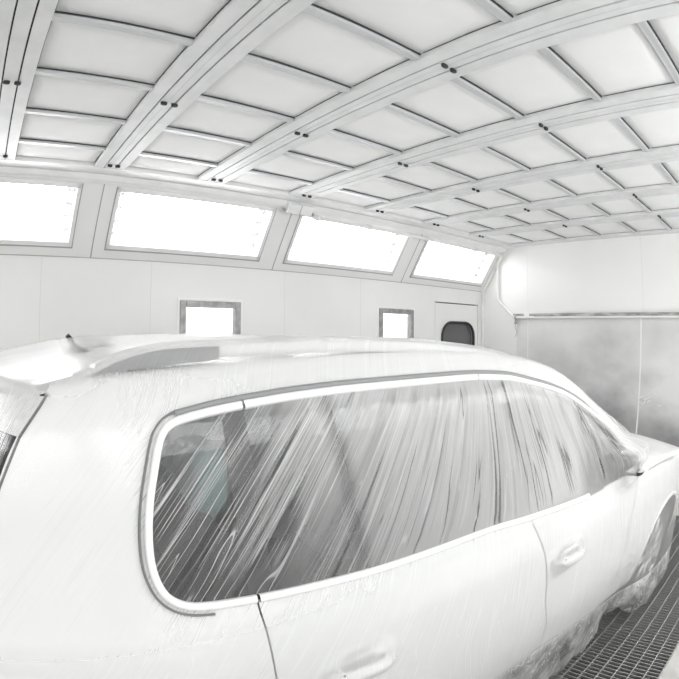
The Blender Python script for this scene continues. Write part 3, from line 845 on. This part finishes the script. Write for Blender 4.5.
# wheels
for (sx, side) in ((AXF, 1), (AXR, 1), (AXF, -1), (AXR, -1)):
    c = loc(sx, side*.90, .345); ax = Vector((0, -side, 0))
    b = MB(); b.lathe(c, ax, [(.20,-.20),(.30,-.205),(.335,-.19),(.345,-.15),(.345,-.05),(.335,-.012),(.30,.0),(.245,-.004),(.235,-.02)], 48); wh = b.build('wheel', M['tyre'], car, True)
    wh['label'] = 'black tyre with silver alloy rim'
    b = MB(); b.lathe(c, ax, [(.238,-.19),(.232,-.10),(.225,-.03),(.238,-.015),(.243,-.008)], 48)
    for k in range(10):
        a = 2*math.pi*k/10
        for da in (-.07, .07):
            p0 = c+ax*-.02+Vector((math.cos(a), 0, math.sin(a)))*.05; p1 = c+ax*-.022+Vector((math.cos(a+da), 0, math.sin(a+da)))*.235
            b.tube([p0, p1], [.016, .011], 8)
    b.lathe(c, ax, [(0,-.005),(.045,-.008),(.06,-.02),(.06,-.06)], 24); b.build('alloy_rim', M['alloy'], wh, True)
    b = MB(); b.lathe(c, ax, [(0,-.09),(.155,-.09),(.155,-.11)], 32); b.build('brake_disc', M['frame'], wh)
    # arch lip and liner
    n_ = 40; V = []; F = []
    for k in range(n_+1):
        a = R(-12)+R(204)*k/n_
        for (rr_, h) in ((ARC+.020, .001), (ARC+.012, .010), (ARC-.006, .012), (ARC-.012, .0)):
            s, z = sx+rr_*math.cos(a), AZ+rr_*math.sin(a); w = W(s, max(z,.21))+h; V.append(loc(s, side*w, z))
        s, z = sx+(ARC-.012)*math.cos(a), AZ+(ARC-.012)*math.sin(a); V.append(loc(s, side*.62, z))
    for k in range(n_):
        for q in range(3): F.append((k*5+q, k*5+q+1, k*5+q+6, k*5+q+5))
    mesh('wheel_arch_lip', V, F, M['body'], car, True)
    F2 = [(k*5+3, k*5+4, k*5+9, k*5+8) for k in range(n_)]
    mesh('wheel_arch_liner', *sub(V, F2), M['rubber'], car, True)
# underbody and sill
b = MB(); b.box(-.05-SO, 4.0-SO, -.80, .80, .24, .30); b.build('underbody', M['rubber'], car)
for side in (1, -1):
    V = []; F = []
    ss = [1.0+.06*k for k in range(31)]
    for s in ss:
        V += [loc(s, side*W(s, zs(s)), zs(s)), loc(s, side*.85, zs(s)-.06), loc(s, side*.79, .25)]
    for k in range(len(ss)-1):
        for q in range(2): F.append((k*3+q, k*3+q+1, k*3+q+4, k*3+q+3))
    mesh('sill', V, F, M['rubber'], car, True)
# hood line on the wing
band(dens([(2.76,1.012),(2.85,1.010),(2.95,1.008),(3.1,.998),(3.25,.985)]), [(-.0035,.002),(.0035,.002)], 'bonnet_seal', M['gap_strip'], car)

# mirror
for side in (1, -1):
    b = MB(); b.ellip(loc(2.42, side*.945, 1.125), .045, .080, .058, 2.8, 20, 14); mi = b.build('door_mirror', M['body'], car, True)
    b = MB(); b.tube([loc(2.46, side*.86, 1.06), loc(2.44, side*.92, 1.085), loc(2.42, side*.96, 1.10)], [.03,.025,.03], 10); b.build('mirror_arm', M['black'], mi, True)
    b = MB(); b.ellip(loc(2.385, side*.945, 1.125), .010, .068, .047, 2.8, 20, 14); b.build('mirror_glass', mat('mirror_surface', (.7,.7,.7), .05, 1.0), mi, True)
    b = MB(); b.ellip(loc(2.42, side*.945, 1.083), .043, .072, .018, 2.8, 20, 10); b.build('lower_mirror_shell', M['black'], mi, True)

# interior
b = MB(); b.box(.15-SO, 2.75-SO, -.80, .80, .36, .42); b.build('cabin_floor', M['interior'], car)
V = []; F = []
for i_, s in enumerate([.2+.1*k for k in range(22)]):
    for q in range(13):
        w = .58*(1-q/6); V.append(loc(s, w, roof_z(s, w)-.055-.01*0))
for i_ in range(21):
    for q in range(12):
        a = i_*13+q; F.append((a, a+1, a+14, a+13))
mesh('headlining', V, F, M['liner'], car, True)
b = MB(); b.ellip(loc(2.62, 0, .90), .28, .78, .16, 3.5, 20, 10); b.build('dashboard', M['interior'], car, True)
b = MB(); b.lathe(loc(2.28, -.38, .98), (-.85, 0, .5), [(.17,-.012),(.185,0),(.17,.012),(.158,0),(.17,-.012)], 32); b.build('steering_wheel', M['black'], car, True)
def seat(sx, w, wid, mt, head=M['seatc']):
    lean = lambda q: Vector((q.x+(-.28)*(q.z+.3), q.y, q.z))
    b = MB(); b.ellip(loc(sx+.18, w, .60), .27, wid, .10, 3.5, 20, 10); st = b.build('seat', mt, car, True)
    b = MB(); b.ellip(loc(sx-.02, w, .92), .075, wid*.95, .31, 3.2, 20, 14, lean); b.build('seat_back', mt, st, True)
    return st
for w in (.38, -.38):
    st = seat(1.58, w, .25, M['seatc'])
    b = MB(); b.ellip(loc(1.38, w, 1.34), .05, .13, .095, 3, 16, 10); b.build('headrest', M['seatc'], st, True)
rs = seat(.76, 0, .66, M['interior'])
for w in (.34, -.34):
    b = MB(); b.ellip(loc(.635, w, 1.275), .062, .125, .115, 4, 20, 12); hr = b.build('headrest', M['teal'], rs, True); hr['label'] = 'teal covered headrest'
b = MB(); b.box(.1-SO, .58-SO, -.72, .72, .80, .82); b.build('parcel_shelf', M['interior'], car)

# ------------------------------------------------------------------ protective film over the car
filmroot = tag(empty('protective_film', car.location, -PSI), 'thin translucent white masking film draped over the whole car', 'film')
LEAN = [(-.3,1.05),(.4,1.0),(.9,.85),(1.2,.62),(1.45,.30),(1.6,.08),(1.8,-.12),(2.1,-.18),(2.6,-.5),(3.5,-.3)]
def q_of(s, z):
    k = lin(s, LEAN)
    q = s-(z-1.1)*k
    k2 = lin(q, LEAN); return s-(z-1.1)*k2
LAY = [(-.3,.18),(.3,.05),(.9,.07),(1.15,.22),(1.45,.36),(1.62,.50),(1.75,.64),(2.02,.64),(2.10,.30),(2.5,.30),(2.65,.5),(4.2,.3)]
HAZE_B = [(.3,.03),(.6,.06),(.85,.16),(1.05,.40),(1.4,.52),(1.6,.56),(1.75,.66),(2.02,.66),(2.10,.34),(2.5,.30),(2.65,.5),(4.2,.3)]
HAZE_T = [(.3,.10),(.58,.18),(.7,.46),(.8,.56),(1.1,.64),(1.4,.64),(1.6,.62),(1.75,.70),(2.02,.70),(2.10,.44),(2.5,.34),(2.65,.5),(4.2,.3)]
RT = [(s, z+.006) for s, z in RAIL]
def drape(s, w, z):
    # over the front wheel the film hangs straight down from the widest line
    if z > .78: return w
    d = sm(2.6, 3.05, s); return w*(1-d)+max(w, W(s, .78))*d
def film_off(s, z):
    """stand-off from the body, in metres"""
    q = q_of(s, z)
    inwin = sm(zb(s)+.02, zb(s)+.06, z)*(1-sm(zt(s)-.07, zt(s)-.03, z))*sm(.38, .46, s)
    n = noise.noise(Vector((q*9, z*1.1, 3.1)))
    n2 = 1-abs(noise.noise(Vector((q*17, z*.9, 7.7))))*2
    a = .0065+inwin*(.004+.005*n+.006*max(0, n2-.45)/.55)+(1-inwin)*.001*n
    for (s0, z0, am) in ((.80, .872, .064), (1.81, .868, .064)):
        a += am*math.exp(-((s-s0)/.105)**4-((z-z0)/.036)**2)
    ms = math.exp(-((s-2.40)/.15)**2-((z-1.13)/.09)**2)
    a += .165*ms
    # tent between A-pillar and mirror
    a += .035*math.exp(-((s-2.30)/.2)**2-((z-1.24)/.10)**2)
    return a
V = []; F = []; UV = []; HAZEV = []; FOLD = []
fu = [4*k/440 for k in range(0, 441)]; fu = [u for u in fu if u < 3.97]
fv = [VTOP*k/118 for k in range(119)]
NFT = 40
for v in fv:
    for u in fu:
        s, w, z = side_pt(u, v)
        # the film runs from the window heads up over the rails
        w = drape(s, w, z)
        tr_ = sm(NB+NG, VTOP, v)*sm(.22, .32, s)*(1-sm(1.85, 1.98, s))
        o_ = film_off(s, z); wn = w+o_*.93; zn = z+o_*.35*(1 if z > 1.05 else 0)
        if tr_ > 0:
            zq = interp(s, RT); lift = sm(0, .05, zq-zr(s)); we_ = (W(s, zr(s))+.008)*(1-lift)+.626*lift; wn = wn*(1-tr_)+tr_*we_; zn = zn*(1-tr_)+tr_*max(zn, zq-.012)
        if zn <= zr(s): wn = max(wn, W(s, zn)+.006)
        else:
            if wn < W(s, zr(s)): zn = max(zn, roof_z(s, wn)+.006)
            else: wn = max(wn, W(s, zr(s))+.004)
        q = q_of(s, z)
        V.append(loc(s, wn, zn)); UV.append((q, z))
        hz = min(1, max(0, (z-1.10)/.45))
        haze = lin(s-.12*(hz-.5), HAZE_B)*(1-hz)+lin(s-.12*(hz-.5), HAZE_T)*hz
        iw = sm(1.04, 1.10, z)*(1-sm(1.54, 1.6, z))
        haze *= (1-.55*math.exp(-((s-.865)/.026)**2))*(1-.35*math.exp(-((s-.595)/.035)**2))
        haze = haze*iw+.30*(1-iw)
        HAZEV.append(haze); 
        quiet = sm(.55, .95, s-.35*(hz-.3))
        FOLD.append(.07+(.93-.50*quiet)*sm(1.04, 1.13, z)*(1-sm(1.53, 1.59, z))*sm(.30, .37, s))
nfu = len(fu); base_top = (len(fv)-1)*nfu
def film_top(s, w, zbase):
    z = zbase+.010
    aw = abs(w)
    if .25 < s < 1.95:
        zq = interp(s, RT)
        z = max(z, zq-max(0, .57-aw)*.16-max(0, aw-.62)*2.0)
    # tent pulled up by the antenna
    if s < 2.0: z = max(z, tent(s, w))
    return z
def tent(s, w):
    d = .275-s; sp = .05*math.log(1+math.exp(max(-30, min(30, d/.05))))-.0
    return 1.702+.009-.25*max(0, s-1.1)**1.5-.11*math.sqrt(w*w+.0009)-.27*sp-.012*max(0, -d)
for r in range(1, NFT+1):
    for k, u in enumerate(fu):
        s, we, _ = side_pt(u, VTOP); e0 = V[base_top+k]
        w0 = -e0.y; w = w0*(1-2*r/NFT); zb_ = roof_z(s, max(-we, min(we, w)))
        z = film_top(s, w, zb_)
        if r == NFT: z = e0.z
        V.append(loc(s, w, z)); UV.append((q_of(s, 1.62)+(w0-w)*.3, 1.62+(w0-w))); HAZEV.append(.35); FOLD.append(.12)
rows = len(fv)+NFT
for j in range(rows-1):
    for i in range(nfu-1):
        a = j*nfu+i; F.append((a, a+1, a+nfu+1, a+nfu))
# far side
fside = [v for v in fv if v >= NB*.5][::-1][1:]
st0 = (rows-1)*nfu; base = len(V)
for v in fside:
    for u in fu:
        s, w, z = side_pt(u, v); V.append(loc(s, -(w+.012), z)); UV.append((q_of(s, z)+5, z)); HAZEV.append(.3); FOLD.append(.3)
for j in range(len(fside)):
    for i in range(nfu-1):
        a = (st0 if j == 0 else base+(j-1)*nfu)+i; c = base+j*nfu+i; F.append((a, a+1, c+1, c))
def film_obj(name, V, F, UV, HAZEV, FOLD, m):
    o = mesh(name, V, F, m, filmroot, True, UV)
    at = o.data.attributes.new('haziness', 'FLOAT', 'POINT')
    at.data.foreach_set('value', HAZEV)
    at = o.data.attributes.new('creases', 'FLOAT', 'POINT'); at.data.foreach_set('value', [max(0, min(1, (f_-.25)*4)) for f_ in FOLD])
    at = o.data.attributes.new('folds', 'FLOAT', 'POINT'); at.data.foreach_set('value', FOLD); return o
film_obj('film_sheet', V, F, UV, HAZEV, FOLD, M['film'])
# rear part over spoiler and tailgate
V = []; F = []; UV = []; LV = []; FV = []
nq = 41
prof = [(0, 0), (.5, 1), (1, 2)]
for j in range(46):
    for q in range(nq):
        f_ = math.cos(math.pi*q/(nq-1))
        if j <= 8:      # from the roof edge back to the spoiler's trailing edge
            t = j/8; s_e = interp(1.6, S0); w = .672*f_
            sl = .135-.24*(1-abs(f_)**2.2)
            s = .225*(1-t)+sl*t
            z0 = film_top(.225, w, roof_z(.225, w))+.003; zE = 1.596+.035*(1-f_**2)
            z = max(z0*(1-t)+zE*t, tent(s, w)+.003 if t < .9 else 0)
        else:           # hangs down over the tailgate
            z = 1.59-(j-9)*.03; s0 = interp(z, S0); w0 = W(s0, z)+.010; w = w0*f_
            s = s0-.20*(1-abs(f_)**2.2)-.012
            if z > 1.5: s -= .04*(z-1.5)/.09*(1-abs(f_)**6)
        V.append(loc(s, w, z)); UV.append((w*1.2+7+(z-1.3)*.5, z)); LV.append(.07 if j > 9 else .4); FV.append(.9 if j > 9 else .15)
for j in range(45):
    for q in range(nq-1):
        a = j*nq+q; F.append((a, a+1, a+nq+1, a+nq))
film_obj('rear_film_sheet', V, F, UV, LV, FV, M['film'])
# crumpled clear skirt along the bottom
V = []; F = []; UV = []; LV = []
ns, nz_ = 300, 34
for j in range(nz_+1):
    t = j/nz_
    for i in range(ns+1):
        s = -.05+4.05*i/ns
        ztop = zs(s)+.03
        zbot = .012+.05*max(0, noise.noise(Vector((s*5, 0, 2))))+.13*math.exp(-((s-2.72)/.17)**2)+.02*noise.noise(Vector((s*16, 0, 5)))
        z = ztop+(zbot-ztop)*t
        wt = drape(s, W(s, ztop), ztop)+.012
        in_arch = max(0, 1-((s-AXF)/.42)**2)
        am = t*(1-.3*t)
        w = wt+am*(.050*noise.noise(Vector((s*6.5, z*3, 1)))+.036*noise.noise(Vector((s*13, z*7, 4)))+.008*noise.noise(Vector((s*30, z*16, 9))))-.015*am+.03*math.sin(math.pi*t)*in_arch
        w -= .035*t*t*(1-in_arch)*(1-.6*sm(2.6, 3.05, s))
        V.append(loc(s, w, max(.006, z))); UV.append((s, z)); LV.append(max(0, .20+.25*(1-sm(0,.15,t))+.32*noise.noise(Vector((s*5, z*6, 12)))))
for j in range(nz_):
    for i in range(ns):
        a = j*(ns+1)+i; F.append((a, a+1, a+ns+2, a+ns+1))
sk = film_obj('crumpled_skirt', V, F, UV, LV, [1.0]*len(V), M['skirt']); sk['label'] = 'clear crumpled lower edge of the film'

# ------------------------------------------------------------------ light
def area(name, loc_, rot, sx_, sy_, power):
    l = bpy.data.lights.new(name, 'AREA'); l.shape = 'RECTANGLE'; l.size = sx_; l.size_y = sy_; l.energy = power
    o = bpy.data.objects.new(name, l); COL.objects.link(o); o.location = loc_; o.rotation_euler = rot; return o
# upper lamps: the opposite row of light boxes, in the right-hand wall behind the photographer
for k, xx in enumerate((-2.2, -.65, .9, 2.45, 4.1)):
    area('right_wall_light', (xx, YR+.03, 2.42), (R(70), 0, 0), 1.35, .45, (8, 7, 8, 13, 16)[k])
    area('low_fill_light', (xx, YR+.03, 1.15), (R(90), 0, 0), 1.35, 1.5, (4, 3, 3, 6, 8)[k])  # added low fill, evens the light down the car's side
area('left_wall_light', (-1.75, YT, 2.45), (R(-62), 0, 0), 1.35, .45, 9)
w_ = bpy.data.worlds.new('world'); scene.world = w_; w_.use_nodes = True
w_.node_tree.nodes['Background'].inputs[0].default_value = (.9,.95,1,1); w_.node_tree.nodes['Background'].inputs[1].default_value = .3

scene.view_settings.view_transform = 'Standard'; scene.view_settings.look = 'None'; scene.view_settings.gamma = 1
scene.view_settings.exposure = 0.5; scene.view_settings.use_curve_mapping = False
scene.cycles.max_bounces = 16; scene.cycles.diffuse_bounces = 8; scene.cycles.transparent_max_bounces = 32; scene.cycles.transmission_bounces = 12
scene.cycles.use_denoising = True; scene.cycles.caustics_reflective = False; scene.cycles.caustics_refractive = False
scene.cycles.sample_clamp_indirect = 6
